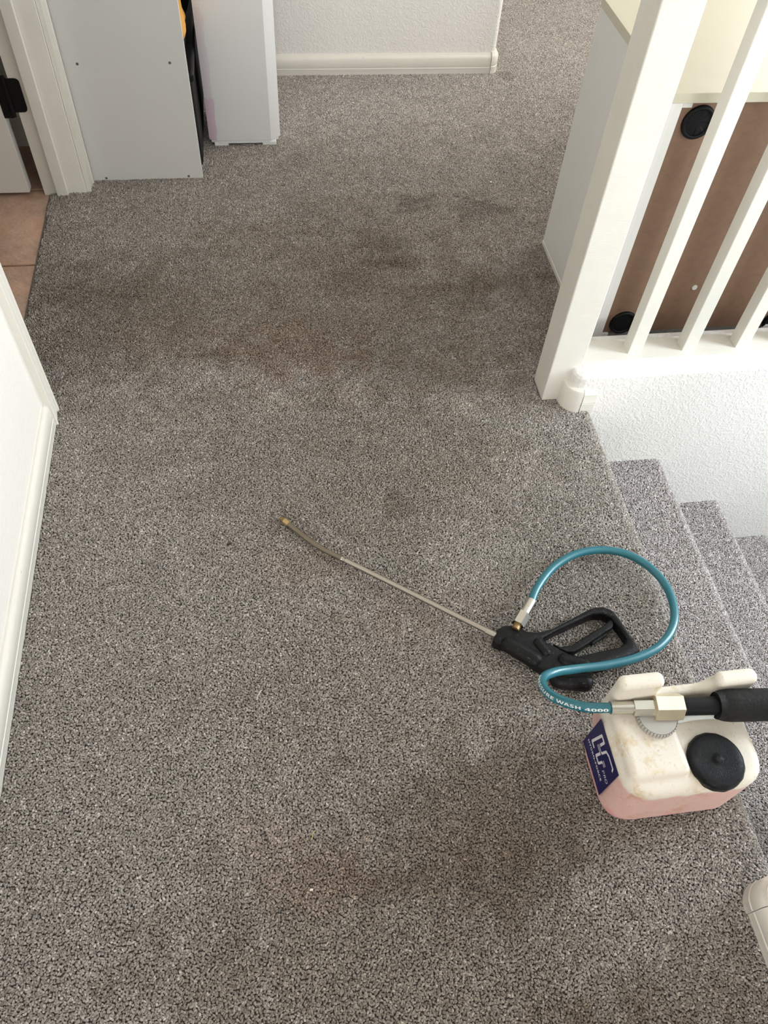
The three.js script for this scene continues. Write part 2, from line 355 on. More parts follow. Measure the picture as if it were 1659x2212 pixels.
// ---- walls
struct('wall_left', 'white wall on the left of the landing before the doorway', 'wall', bx(LX - 0.115, LX, -0.3, TOP, Z0, 4.0), M.wallPlain);
struct('wall_left_far', 'white wall behind the grey cabinet', 'wall', bx(LX - 0.115, LX, -0.3, TOP, -6, Z1 - 0.02), M.wallPlain);
struct('wall_left_header', 'wall over the doorway', 'wall', bx(LX - 0.115, LX, 2.05, TOP, Z1 - 0.02, Z0), M.wallPlain);
{
  const r = 0.02, pts = [[-0.6, FZ], [0.985 - r, FZ]];
  for (let a = 1; a <= 8; a++) pts.push([0.985 - r + r * Math.sin(a / 8 * Math.PI / 2), FZ - r + r * Math.cos(a / 8 * Math.PI / 2)]);
  pts.push([0.985, -6], [-0.6, -6]);
  struct('wall_far', 'textured white wall across the end of the landing', 'wall', metres(plan(pts, -0.02, TOP)), M.wall);
}
{
  const r = 0.03, x0 = 0.762, pts = [[XR, SZ], [x0 + r, SZ]];
  for (let a = 1; a <= 8; a++) pts.push([x0 + r - r * Math.sin(a / 8 * Math.PI / 2), SZ - r + r * Math.cos(a / 8 * Math.PI / 2)]);
  pts.push([x0, -1.545], [XR, -1.545]);
  const g = plan(pts, -2.6, 0.112, [], 0.012, 4);
  struct('wall_stairs', 'textured white half wall beside the stairs under the railing', 'wall', metres(toCreasedNormals(g.toNonIndexed ? g : g, 0.7)), M.wall);
}
{
  const r = 0.025, x0 = 0.762, pts = [[x0, 4.0], [x0, NZ + r]];
  for (let a = 1; a <= 8; a++) pts.push([x0 + r - r * Math.cos(a / 8 * Math.PI / 2), NZ + r - r * Math.sin(a / 8 * Math.PI / 2)]);
  pts.push([XR, NZ], [XR, 4.0]);
  struct('wall_near', 'white wall with rounded corner at the near side of the stairs', 'wall', metres(plan(pts, -2.6, TOP)), M.wallRough);
}
struct('wall_behind', 'wall with an added fill window at the back of the landing', 'wall', join([bx(-0.8, BACK.x - BACK.w / 2, -0.3, TOP, 4.0, 4.15), bx(BACK.x + BACK.w / 2, 0.9, -0.3, TOP, 4.0, 4.15), bx(BACK.x - BACK.w / 2, BACK.x + BACK.w / 2, -0.3, BACK.y0, 4.0, 4.15), bx(BACK.x - BACK.w / 2, BACK.x + BACK.w / 2, BACK.y1, TOP, 4.0, 4.15)]), M.wallPlain);
{
  const g = struct('window_3', 'unseen window added for fill light at the back of the landing', 'window'), x0 = BACK.x - BACK.w / 2, x1 = BACK.x + BACK.w / 2, f = 0.05, { y0, y1 } = BACK;
  part('window_frame', join([bx(x0, x1, y0, y0 + f, 4.05, 4.1), bx(x0, x1, y1 - f, y1, 4.05, 4.1), bx(x0, x0 + f, y0 + f, y1 - f, 4.05, 4.1), bx(x1 - f, x1, y0 + f, y1 - f, 4.05, 4.1)]), M.paint, g);
  part('pane', bx(x0 + f, x1 - f, y0 + f, y1 - f, 4.07, 4.074), new THREE.MeshPhysicalMaterial({ color: lin(0.97, 0.98, 0.98), transmission: 1, roughness: 0.02, thickness: 0, ior: 1.5 }), g);
}
struct('wall_end', 'wall at the end of the far room', 'wall', bx(0.9, XR, -0.3, TOP, -6.15, -6), M.wallPlain);
struct('wall_bathroom', 'walls of the tiled room beyond the doorway', 'wall', join([bx(-2.5, -2.4, -0.3, TOP, -3.3, -0.5), bx(-2.5, LX - 0.115, -0.3, TOP, -2.95, -2.8), bx(-2.5, LX - 0.115, -0.3, TOP, -0.6, -0.5)]), M.wallPlain);
{
  const g = []; let zc = -6.15;
  const rows = [...WINDOWS].sort((a, b) => a.z - b.z);
  for (const w of rows) { g.push(bx(XR, XR + 0.15, -2.7, TOP, zc, w.z - w.w / 2), bx(XR, XR + 0.15, -2.7, w.y0, w.z - w.w / 2, w.z + w.w / 2), bx(XR, XR + 0.15, w.y1, TOP, w.z - w.w / 2, w.z + w.w / 2)); zc = w.z + w.w / 2; }
  g.push(bx(XR, XR + 0.15, -2.7, TOP, zc, 4.15));
  struct('wall_right', 'outer wall with two windows', 'wall', join(g), M.wallPlain);
}
struct('ceiling', 'flat white ceiling', 'ceiling', bx(-2.5, XR + 0.15, TOP, TOP + 0.15, -6.15, 4.15), M.ceiling);
WINDOWS.forEach((w, i) => {
  const g = struct(`window_${i + 1}`, i ? 'daylight window of the far room' : 'daylight window over the foot of the stairs', 'window');
  const z0 = w.z - w.w / 2, z1 = w.z + w.w / 2, x0 = XR + 0.05, x1 = XR + 0.1, f = 0.05;
  part('window_frame', join([bx(x0, x1, w.y0, w.y0 + f, z0, z1), bx(x0, x1, w.y1 - f, w.y1, z0, z1), bx(x0, x1, w.y0 + f, w.y1 - f, z0, z0 + f), bx(x0, x1, w.y0 + f, w.y1 - f, z1 - f, z1), bx(x0, x1, w.y0 + f, w.y1 - f, w.z - 0.02, w.z + 0.02)]), M.paint, g);
  const glass = new THREE.MeshPhysicalMaterial({ color: lin(0.97, 0.98, 0.98), transmission: 1, roughness: 0.02, thickness: 0, ior: 1.5 });
  for (const [a, b] of [[z0 + f, w.z - 0.02], [w.z + 0.02, z1 - f]]) part('pane', bx(x0 + 0.02, x0 + 0.024, w.y0 + f, w.y1 - f, a, b), glass, g);
});

// ---- baseboards: [out, up]
const BASE = [[0, -0.012], [0.0125, -0.012], [0.0125, 0.021], [0.0105, 0.0235], [0.0125, 0.0265], [0.0122, 0.058], [0.009, 0.065], [0.005, 0.069], [0.0035, 0.074], [0, 0.074]];
struct('baseboard_left', 'white moulded baseboard along the left wall', 'baseboard', sweep(BASE, [[LX, 4.0], [LX, Z0 + 0.062]].reverse()), M.paint);
{
  const r = 0.02, pts = [[-0.2, FZ], [0.985 - r, FZ]];
  for (let a = 1; a <= 8; a++) pts.push([0.985 - r + r * Math.sin(a / 8 * Math.PI / 2), FZ - r + r * Math.cos(a / 8 * Math.PI / 2)]);
  pts.push([0.985, -5.9]);
  const far = struct('baseboard_far', 'scuffed white moulded baseboard along the far wall', 'baseboard');
  part('length', sweep(BASE, pts.slice(0, 2).reverse()), M.paint, far);
  part('corner_piece', sweep(BASE.map(([o, u]) => [o + (o ? 0.003 : 0), u > 0.02 ? u + 0.004 : u]), pts.slice(1, -1).concat([[0.985, FZ - r - 0.02]]).reverse()), M.paint, far);
  part('length', sweep(BASE, [[0.985, FZ - r - 0.02], [0.985, -5.9]].reverse()), M.paint, far);
}
{
  const r = 0.03, x0 = 0.762, arc = [[x0, -1.425]];
  for (let a = 0; a <= 8; a++) arc.push([x0 + r - r * Math.cos(a / 8 * Math.PI / 2), SZ - r + r * Math.sin(a / 8 * Math.PI / 2)]);
  const b = struct('baseboard_stairs', 'short rounded baseboard corner at the end of the half wall beside the newel post', 'baseboard');
  const prof = [[0, -0.012], [0.016, -0.012], [0.016, 0.062], [0.012, 0.07], [0.003, 0.073], [0, 0.073]];
  part('corner_piece', sweep(prof, arc.reverse()), M.paint, b);
  part('end_piece', sweep([[0, -0.012], [0.012, -0.012], [0.012, 0.022], [0.010, 0.025], [0.012, 0.028], [0.011, 0.056], [0.002, 0.068], [0, 0.068]], [[0.832, SZ], [x0 + r + 0.004, SZ]]), M.paint, b);
}
{
  const r = 0.025, x0 = 0.762, arc = [];
  for (let a = 0; a <= 8; a++) arc.push([x0 + r - r * Math.sin(a / 8 * Math.PI / 2), NZ + r - r * Math.cos(a / 8 * Math.PI / 2)]);
  const b = struct('baseboard_near', 'scuffed white baseboard round the corner of the near wall', 'baseboard');
  part('length', sweep(BASE, [[x0, 4.0], [x0, NZ + r + 0.008]]), M.paint, b);
  part('corner_piece', sweep(BASE.map(([o, u]) => [o + (o ? 0.003 : 0), u > 0.02 ? u + 0.003 : u]), [...arc, [x0, NZ + r + 0.007]].reverse()), M.paint, b);
  part('end_piece', sweep(BASE, [[x0 + r + 0.001, NZ], [0.825, NZ]]), M.paint, b);
}

// ---- doorway: casings, jamb, door
const CAS = (z, s) => plan([[LX, z], [LX + 0.017, z], [LX + 0.018, z + s * 0.004], [LX + 0.014, z + s * 0.012], [LX + 0.012, z + s * 0.03], [LX + 0.009, z + s * 0.046], [LX + 0.0135, z + s * 0.05], [LX + 0.0135, z + s * 0.057], [LX, z + s * 0.057]].sort(() => 0), -0.006, 2.1);
struct('trim_1', 'white moulded door casing on the near side of the doorway', 'door casing', metres(CAS(Z0 + 0.0625, -1)), M.paint);
struct('trim_2', 'white moulded door casing between the doorway and the grey cabinet', 'door casing', metres(CAS(Z1 - 0.062, 1)), M.paint);
{
  const j = struct('trim_3', 'white far door jamb with stop moulding', 'door jamb');
  part('jamb', bx(-0.714, LX - 0.001, -0.012, 2.05, Z1 - 0.02, Z1, 0.0015), M.paint, j);
  part('door_stop', bx(-0.672, -0.636, -0.012, 2.04, Z1, Z1 + 0.015, 0.0025), M.paint, j);
  const k = struct('trim_4', 'near door jamb', 'door jamb');
  part('jamb', bx(-0.714, LX - 0.001, -0.012, 2.05, Z0, Z0 + 0.02, 0.0015), M.paint, k);
}
{
  const d = struct('door_1', 'off white wood grained door standing open into the tiled room', 'door');
  part('door_leaf', bx(-1.63, -0.757, 0.006, 2.03, Z1 - 0.033, Z1 + 0.004, 0.0015), M.doorPaint, d);
  const h = part('hinge', metres(plan([[0, 0], [0.034, 0], [0.034, 0.004], [0, 0.004]], 0, 0.01)), M.black, d);
  h.geometry = (() => {
    const sh = new THREE.Shape(); const w = 0.038, hh = 0.098, r = 0.014;
    sh.moveTo(0, 0); sh.lineTo(w - r, 0); sh.quadraticCurveTo(w, 0, w, r); sh.lineTo(w, hh - r); sh.quadraticCurveTo(w, hh, w - r, hh); sh.lineTo(0, hh); sh.closePath();
    const g = new THREE.ExtrudeGeometry(sh, { depth: 0.003, bevelEnabled: false, curveSegments: 6 });
    g.translate(-0.722, 0.266, Z1);
    return metres(g);
  })();
  part('hinge_pin', rod(V(-0.7265, 0.255, Z1 + 0.006), V(-0.7265, 0.372, Z1 + 0.006), 0.006, 0.006, 14), M.black, d);
  part('hinge_plate', bx(-0.757, -0.729, 0.25, 0.366, Z1 + 0.001, Z1 + 0.0055, 0.001), M.black, d);
}

// ================================================================ RAILING
{
  const r = thing('stair_railing', 'white painted railing with square newel post and balusters on the half wall', 'railing', [0.746, 0, -1.466]);
  const X = (x) => x - 0.746, Zz = (z) => z + 1.466;
  part('newel_post', bx(X(0.704), X(0.788), -0.006, 1.16, Zz(-1.508), Zz(-1.424), 0.003), M.paint, r);
  part('bottom_rail', sweep([[0, 0], [0.082, 0], [0.082, 0.006], [0.078, 0.009], [0.078, 0.0125], [0.08, 0.015], [0.08, 0.022], [0.004, 0.022], [0.004, 0.006], [0, 0.006]].map(([o, u]) => [o, u + 0.105]), [[X(0.789), Zz(-1.425)], [X(XR), Zz(-1.425)]]), M.paint, r);
  part('handrail', bx(X(0.789), X(XR), 1.04, 1.1, 0 - 0.03, 0.03, 0.008), M.paint, r);
  for (let k = 0; k < 20; k++) { const x = 0.935 + 0.151 * k; part('baluster', bx(X(x - 0.0185), X(x + 0.0185), 0.126, 1.045, -0.0185, 0.0185, 0.002), M.paint, r); }
}

// ================================================================ DESK BEHIND THE RAILING
{
  const X0 = 0.888, X1 = 2.1, ZB = -1.62, ZF = -2.12, HT = 0.716;
  const o = thing('desk_cabinet', 'low pale grey cabinet with brown hardboard back standing behind the railing', 'cabinet', [(X0 + X1) / 2, 0, (ZB + ZF) / 2]);
  const cx = (X0 + X1) / 2, cz = (ZB + ZF) / 2, B = (a, b, c, d, e, f, r = 0.0015) => bx(a - cx, b - cx, c, d, e - cz, f - cz, r);
  part('side_panel', B(X0, X0 + 0.018, 0.012, HT - 0.022, ZF, ZB), M.deskWhite, o);
  part('side_panel', B(X1 - 0.018, X1, 0.012, HT - 0.022, ZF, ZB), M.deskWhite, o);
  part('top_panel', B(X0 - 0.001, X1 + 0.001, HT - 0.022, HT, ZF - 0.002, ZB + 0.001), M.cream, o);
  part('bottom_panel', B(X0 + 0.018, X1 - 0.018, 0.016, 0.034, ZF, ZB - 0.02), M.deskWhite, o);
  part('plinth', B(X0 - 0.002, X0 + 0.02, -0.004, 0.012, ZF - 0.001, ZB), M.paint, o);
  part('corner_strip', B(X0 + 0.018, X0 + 0.036, 0.012, HT - 0.022, ZB - 0.024, ZB - 0.002), M.deskWhite, o);
  const back = part('back_panel', B(X0 + 0.036, X1 - 0.02, 0.012, HT - 0.022, ZB - 0.026, ZB - 0.02, 0), M.hardboard, o);
  part('bottom_strip', B(X0 + 0.018, X1 - 0.018, -0.004, 0.014, ZB - 0.03, ZB - 0.006, 0.001), M.alu, o);
  const zb = ZB - 0.02 - cz;
  for (const [x, y] of [[0.983, 0.642], [0.984, 0.068], [1.462, 0.045]]) {
    const ring = new THREE.LatheGeometry([[0.029, 0.002], [0.030, 0.007], [0.034, 0.008], [0.038, 0.005], [0.0385, 0], [0.029, 0]].map(([a, b]) => new THREE.Vector2(a, b)), 40);
    ring.rotateX(Math.PI / 2); ring.translate(x - cx, y, zb);
    const g = part('grommet', ring, M.black, o);
    const flaps = []; for (let k = 0; k < 8; k++) { const f = new THREE.CylinderGeometry(0.0295, 0.0295, 0.002, 6, 1, false, k * Math.PI / 4 + 0.03, Math.PI / 4 - 0.06); f.rotateX(Math.PI / 2); f.translate(x - cx, y, zb + 0.002); flaps.push(f); }
    part('flap_disc', join(flaps), M.blackMatt, g);
  }
  part('screw_cover', rod(V(1.158 - cx, 0.179, zb), V(1.158 - cx, 0.179, zb + 0.002), 0.008, 0.007, 20), M.paint, o);
  for (const [x, y, w, h] of [[0.936, HT - 0.03, 0.032, 0.016], [0.938, 0.02, 0.022, 0.03], [1.44, 0.02, 0.022, 0.03]]) {
    const br = part('bracket', B(x - w / 2, x + w / 2, y - h / 2, y + h / 2, ZB - 0.02, ZB - 0.012, 0.001), M.deskWhite, o);
    if (h > 0.025) part('screw', rod(V(x - cx, y, ZB - 0.012 - cz), V(x - cx, y, ZB - 0.0105 - cz), 0.003, 0.003, 10), M.screw, br);
  }
}

// ================================================================ CABINET AT THE LEFT
{
  const o = thing('grey_cabinet', 'tall pale grey open shelf unit with screw heads in its side by the doorway', 'cabinet', [-0.382, 0, -2.91]);
  const B = (a, b, c, d, e, f, r = 0.0012) => bx(a + 0.382, b + 0.382, c, d, e + 2.91, f + 2.91, r);
  const s = part('side_panel', B(-0.575, -0.201, -0.004, 1.2, -2.576, -2.56), M.grey, o);
  for (const [x, y] of [[-0.522, 0.371], [-0.251, 0.372], [-0.52, 0.006], [-0.248, 0.006], [-0.522, 0.74], [-0.251, 0.74]]) {
    part('screw', rod(V(x + 0.382, y, 0.349), V(x + 0.382, y, 0.3508), 0.0042, 0.0042, 12), M.screw, s);
  }
  part('side_panel', B(-0.557, -0.201, -0.004, 1.2, -3.27, -3.254), M.grey, o);
  for (const y of [0.0, 0.364, 0.732, 1.184]) part('shelf', B(-0.557, -0.225, y - 0.004, y + 0.014, -3.254, -2.576), M.grey, o);
  part('back_panel', B(-0.557, -0.551, 0.014, 1.18, -3.254, -2.576, 0), M.grey, o);
}
{
  const orange = std({ color: lin(0.62, 0.3, 0.055), roughness: 0.75 });
  const b = thing('orange_bag', 'orange cloth bag on the cabinet shelf', 'bag', [-0.29, 0.378, -2.675]);
  const sd = (x, y, z) => rbox(x, y, z, [-0.09, 0.088 + 0.006 * Math.sin(y * 40), 0.03, 0.30, -0.09, 0.085], 0.03) + 0.003 * Math.sin(y * 60 + z * 50);
  part('bag_body', solid(sd, [0, 0.16, 0], 0.2, 40), orange, b);
  part('bag_base', new RoundedBoxGeometry(0.16, 0.05, 0.16, 3, 0.015).translate(0.005, 0.013, 0), M.blackMatt, b);
}
{
  const b = thing('black_crate', 'black plastic crate on the lowest cabinet shelf', 'crate', [-0.345, 0.014, -2.9]);  // black shelf item, enlarged to darken the gap beside the tower
  part('crate_body', new RoundedBoxGeometry(0.3, 0.3, 0.62, 3, 0.02).translate(0, 0.15, 0), M.blackMatt, b);
  part('crate_rim', new RoundedBoxGeometry(0.316, 0.03, 0.636, 3, 0.01).translate(0, 0.302, 0), M.black, b);
}

{
  const b = thing('added_black_bag', 'added black cloth bag behind the orange bag, darkening the shelf gap', 'bag', [-0.345, 0.378, -3.0]);  // added to keep the gap between shelves and tower dark
  const sd = (x, y, z) => rbox(x, y, z, [-0.15, 0.152, 0.004, 0.27, -0.2, 0.2], 0.05) + 0.004 * Math.sin(y * 45 + z * 30);
  part('bag_body', solid(sd, [0, 0.17, 0], 0.24, 40), M.blackMatt, b);
  part('bag_strap', tube([V(0.09, 0.255, -0.1), V(0.09, 0.32, -0.06), V(0.09, 0.32, 0.06), V(0.09, 0.255, 0.1)], 0.008, 24, 8), M.black, b);
}

// ================================================================ WHITE TOWER
{
  const o = thing('appliance_tower', 'white plastic tower with chamfered edges standing between cabinet and far wall', 'appliance', [-0.05, 0, -2.88]);
  const x0 = -0.126, x1 = 0.126, c = 0.034, zf = 0.12, zb = -0.12, t = 0.006;
  const pts = [[x0, zf - 0.012], [x0 + 0.03, zf], [x1 - c, zf], [x1, zf - c * 0.8], [x1, zb + c], [x1 - c, zb], [x0 + c, zb], [x0, zb + c]];
  part('housing', toCreasedNormals(metres(plan(pts, 0.018, 0.82, [], 0.003, 3)), 0.5), M.stained, o);
  part('base', toCreasedNormals(metres(plan(pts.map(([x, z]) => [x * 0.95, z * 0.97]), 0.008, 0.02)), 0.5), M.plastic, o);
  for (const [x, z] of [[-0.085, 0.09], [0.085, 0.09], [-0.085, -0.09], [0.085, -0.09]]) part('foot', new RoundedBoxGeometry(0.05, 0.016, 0.05, 2, 0.004).translate(x, 0.004, z), M.plastic, o);
  part('top_grille', toCreasedNormals(metres(plan(pts.map(([x, z]) => [x * 0.8, z * 0.8]), 0.818, 0.83)), 0.5), M.deskWhite, o);
}

// ================================================================ SPRAY GUN
const gunMat = dark({ roughness: 0.32, map: tex(512, (u, v) => { const w = pnoise(u, v, 22) * 0.5 + vnoise(u * 30, v * 150, 150) * 0.5, k = w > 0.72 ? 1 + (w - 0.72) * 14 : 1; return [22 * k, 22 * k, 23 * k]; }, 0.12, true), bumpMap: tex(512, (u, v) => pnoise(u, v, 130) * 0.6 + pnoise(u, v, 30) * 0.4, 0.08), bumpScale: 0.0005 });
{
  const zp = (x, y, h) => { const p = P(1020 + x * 400 / 1659, 1280 + y * 400 / 1659, h); return [p.x, p.z]; };
  const o = thing('spray_gun', 'black pressure spray gun with steel lance lying on the carpet', 'spray gun', [0.6, 0, -0.71]);
  const L = (pts, h) => pts.map(([x, y]) => { const [a, b] = zp(x, y, h); return [a - 0.6, b + 0.71]; });
  const ht = 0.034;
  const outer = L([[232, 322], [300, 288], [365, 292], [440, 322], [520, 350], [620, 346], [720, 318], [880, 235], [1040, 150], [1110, 124], [1190, 126], [1262, 158], [1325, 232], [1400, 350], [1465, 440], [1500, 505], [1485, 540], [1400, 585], [1280, 635], [1160, 668], [1060, 672], [1085, 712], [1075, 770], [1040, 800], [960, 802], [860, 775], [740, 735], [640, 690], [560, 640], [470, 570], [380, 515], [290, 470], [215, 450], [188, 425], [205, 375]], ht);
  const hole = L([[640, 405], [770, 335], [930, 262], [1085, 192], [1180, 190], [1250, 222], [1320, 305], [1388, 408], [1378, 452], [1330, 482], [1180, 515], [1050, 545], [960, 566], [890, 555], [800, 510], [720, 462], [650, 432]], ht);
  part('gun_body', toCreasedNormals(metres(plan(outer, 0.002, ht, [hole.reverse()], 0.005, 4)), 0.7), gunMat, o);
  const trig = L([[730, 462], [800, 482], [890, 470], [960, 425], [1080, 350], [1170, 300], [1230, 245], [1255, 240], [1272, 270], [1262, 310], [1200, 350], [1090, 425], [990, 490], [925, 530], [860, 535], [780, 505]], 0.028);
  part('trigger', toCreasedNormals(metres(plan(trig, 0.008, 0.028, [], 0.003, 3)), 0.7), gunMat, o);
  const lock = L([[1060, 440], [1200, 352], [1215, 372], [1080, 462]], 0.02);
  part('trigger_lock', metres(plan(lock, 0.006, 0.02, [], 0.002, 2)), gunMat, o);
  const cap3 = (a, b, ra, rb, flat = 1) => { const A = zp(...a), B = zp(...b), p = [V(A[0] - 0.6, a[2], A[1] + 0.71), V(B[0] - 0.6, b[2], B[1] + 0.71)]; const n = 24; return tube([p[0], p[0].clone().lerp(p[1], 0.33), p[0].clone().lerp(p[1], 0.66), p[1]], (u) => { const e = Math.min(1, Math.min(u, 1 - u) * 5); return (ra + (rb - ra) * u) * Math.sqrt(Math.max(0.02, 1 - (1 - e) * (1 - e))); }, n, 18); };
  part('grip_pad', cap3([260, 430, 0.03], [620, 640, 0.028], 0.0165, 0.019), gunMat, o);
  part('valve_housing', cap3([560, 420, 0.028], [690, 580, 0.028], 0.013, 0.013), gunMat, o);
  part('rear_grip', cap3([760, 590, 0.03], [1060, 660, 0.03], 0.014, 0.014), gunMat, o);
  part('hand_stop', cap3([690, 770, 0.022], [1085, 810, 0.022], 0.019, 0.021), gunMat, o);
  const l = (px, py, h) => P(px, py, h).sub(V(0.6, 0, -0.71));
  const lance = part('lance', tube([l(1074, 1374, 0.026), l(960, 1317, 0.0225), l(840, 1257, 0.0175), l(745, 1210, 0.0135), l(738, 1206.5, 0.0132)], 0.0063, 60, 18), M.steel, o);
  part('lance_tip', tube([l(746, 1210.5, 0.0135), l(720, 1197.5, 0.0122), l(697, 1186, 0.011), l(676, 1173, 0.0097), l(652, 1155, 0.0086), l(622, 1131, 0.008)], 0.00635, 50, 18), M.steelWorn, lance).userData.label = 'tarnished bent end of the lance';
  part('lance_sleeve', rod(l(1076, 1375, 0.026), l(1050, 1362, 0.0252), 0.0069, 0.0069, 18), M.steel, lance);
  const noz = part('nozzle', rod(l(624, 1132.5, 0.008), l(614, 1125, 0.008), 0.0072, 0.0072, 16), M.wornBrass, o);
  part('nozzle_tip', rod(l(614, 1125, 0.008), l(607, 1119, 0.008), 0.0072, 0.0052, 8), M.oldBrass, noz);
}

// ================================================================ TEAL HOSE
const hoseTeal = new THREE.MeshPhysicalMaterial({ color: lin(0.005, 0.142, 0.185), roughness: 0.3, clearcoat: 0.5, clearcoatRoughness: 0.2, bumpMap: tex(256, (u, v) => pnoise(u, v, 100), 0.05), bumpScale: 0.0002 });
const JY = 0.203;                                                   // height of the couplings over the jug
{
  const o = thing('pressure_hose', 'looped teal pressure hose joining the black spray gun to the jug', 'hose', [0.7, 0, -0.75]);
  const l = (px, py, h) => P(px, py, h).sub(V(0.7, 0, -0.75));
  const pts = [l(1146, 1303, 0.034), l(1160, 1270, 0.034), l(1196, 1225, 0.032), l(1246, 1196, 0.03), l(1302, 1188, 0.028), l(1356, 1198, 0.028), l(1404, 1226, 0.03), l(1440, 1268, 0.033), l(1457, 1322, 0.038), l(1450, 1362, 0.042), l(1424, 1396, 0.046), l(1378, 1420, 0.05), l(1310, 1437, 0.056), l(1245, 1445, 0.066), l(1198, 1452, 0.08), l(1174, 1464, 0.1), l(1172, 1481, 0.122), l(1190, 1502, 0.146), l(1228, 1519, 0.17), l(1270, 1528, 0.19), l(1322, 1529, JY)];
  const R = 0.0092, g = tube(pts, R, 260, 20);
  const tubeMesh = part('hose_tube', g, hoseTeal, o);
  { // white print on the last stretch
    const cv = document.createElement('canvas'); cv.width = 1024; cv.height = 64; const c = cv.getContext('2d');
    c.fillStyle = '#000'; c.fillRect(0, 0, 1024, 64); c.fillStyle = '#fff'; c.font = 'bold 58px sans-serif'; c.textBaseline = 'middle';
    const s = 'PRESSURE WASH 4000', wd = c.measureText(s).width; c.save(); c.scale(1010 / wd, 1); c.fillText(s, 3, 34); c.restore();
    const mask = new THREE.CanvasTexture(cv);
    const fr = g.userData.frames, i0 = 215, i1 = 259, pos = [], uv = [], idx = [], k = 6;
    for (let i = i0; i <= i1; i++) for (let j = 0; j <= k; j++) {
      const a = 0.42 + j / k * 0.95, f = fr[i], q = f.c.clone().addScaledVector(f.up, (R + 0.0003) * Math.cos(a)).addScaledVector(f.side, (R + 0.0003) * Math.sin(a));
      pos.push(q.x, q.y, q.z); uv.push((i - i0) / (i1 - i0), 1 - j / k);
    }
    for (let i = 0; i < i1 - i0; i++) for (let j = 0; j < k; j++) { const a = i * (k + 1) + j, b = a + 1, e = a + k + 1, d = e + 1; idx.push(a, e, b, b, e, d); }
    const pg = new THREE.BufferGeometry(); pg.setAttribute('position', new THREE.Float32BufferAttribute(pos, 3)); pg.setAttribute('uv', new THREE.Float32BufferAttribute(uv, 2)); pg.setIndex(idx); pg.computeVertexNormals();
    part('lettering', pg, std({ color: lin(0.72, 0.74, 0.74), alphaMap: mask, transparent: true, roughness: 0.5, side: THREE.DoubleSide }), tubeMesh).userData.label = 'white printed lettering';
  }
  const f1 = part('ferrule', rod(l(1148, 1298, 0.034), l(1131, 1328, 0.034), 0.0112, 0.0112, 20), M.zinc, o);
  part('hex_nut', toCreasedNormals(rod(l(1132, 1326, 0.034), l(1118, 1350, 0.033), 0.0148, 0.0148, 6).toNonIndexed(), 0.4), M.zinc, f1);
  part('thread', rod(l(1119, 1348, 0.033), l(1113, 1360, 0.033), 0.0085, 0.0085, 14), M.oldBrass, f1);
  const f2 = part('ferrule', rod(l(1318, 1529, JY), l(1366, 1528, JY), 0.0118, 0.0118, 20), M.zinc, o);
  const nut = rod(l(1366, 1528, JY), l(1411, 1527, JY), 0.0158, 0.0158, 6);
  part('hex_nut', toCreasedNormals(nut.toNonIndexed(), 0.4), M.zinc, f2);
}

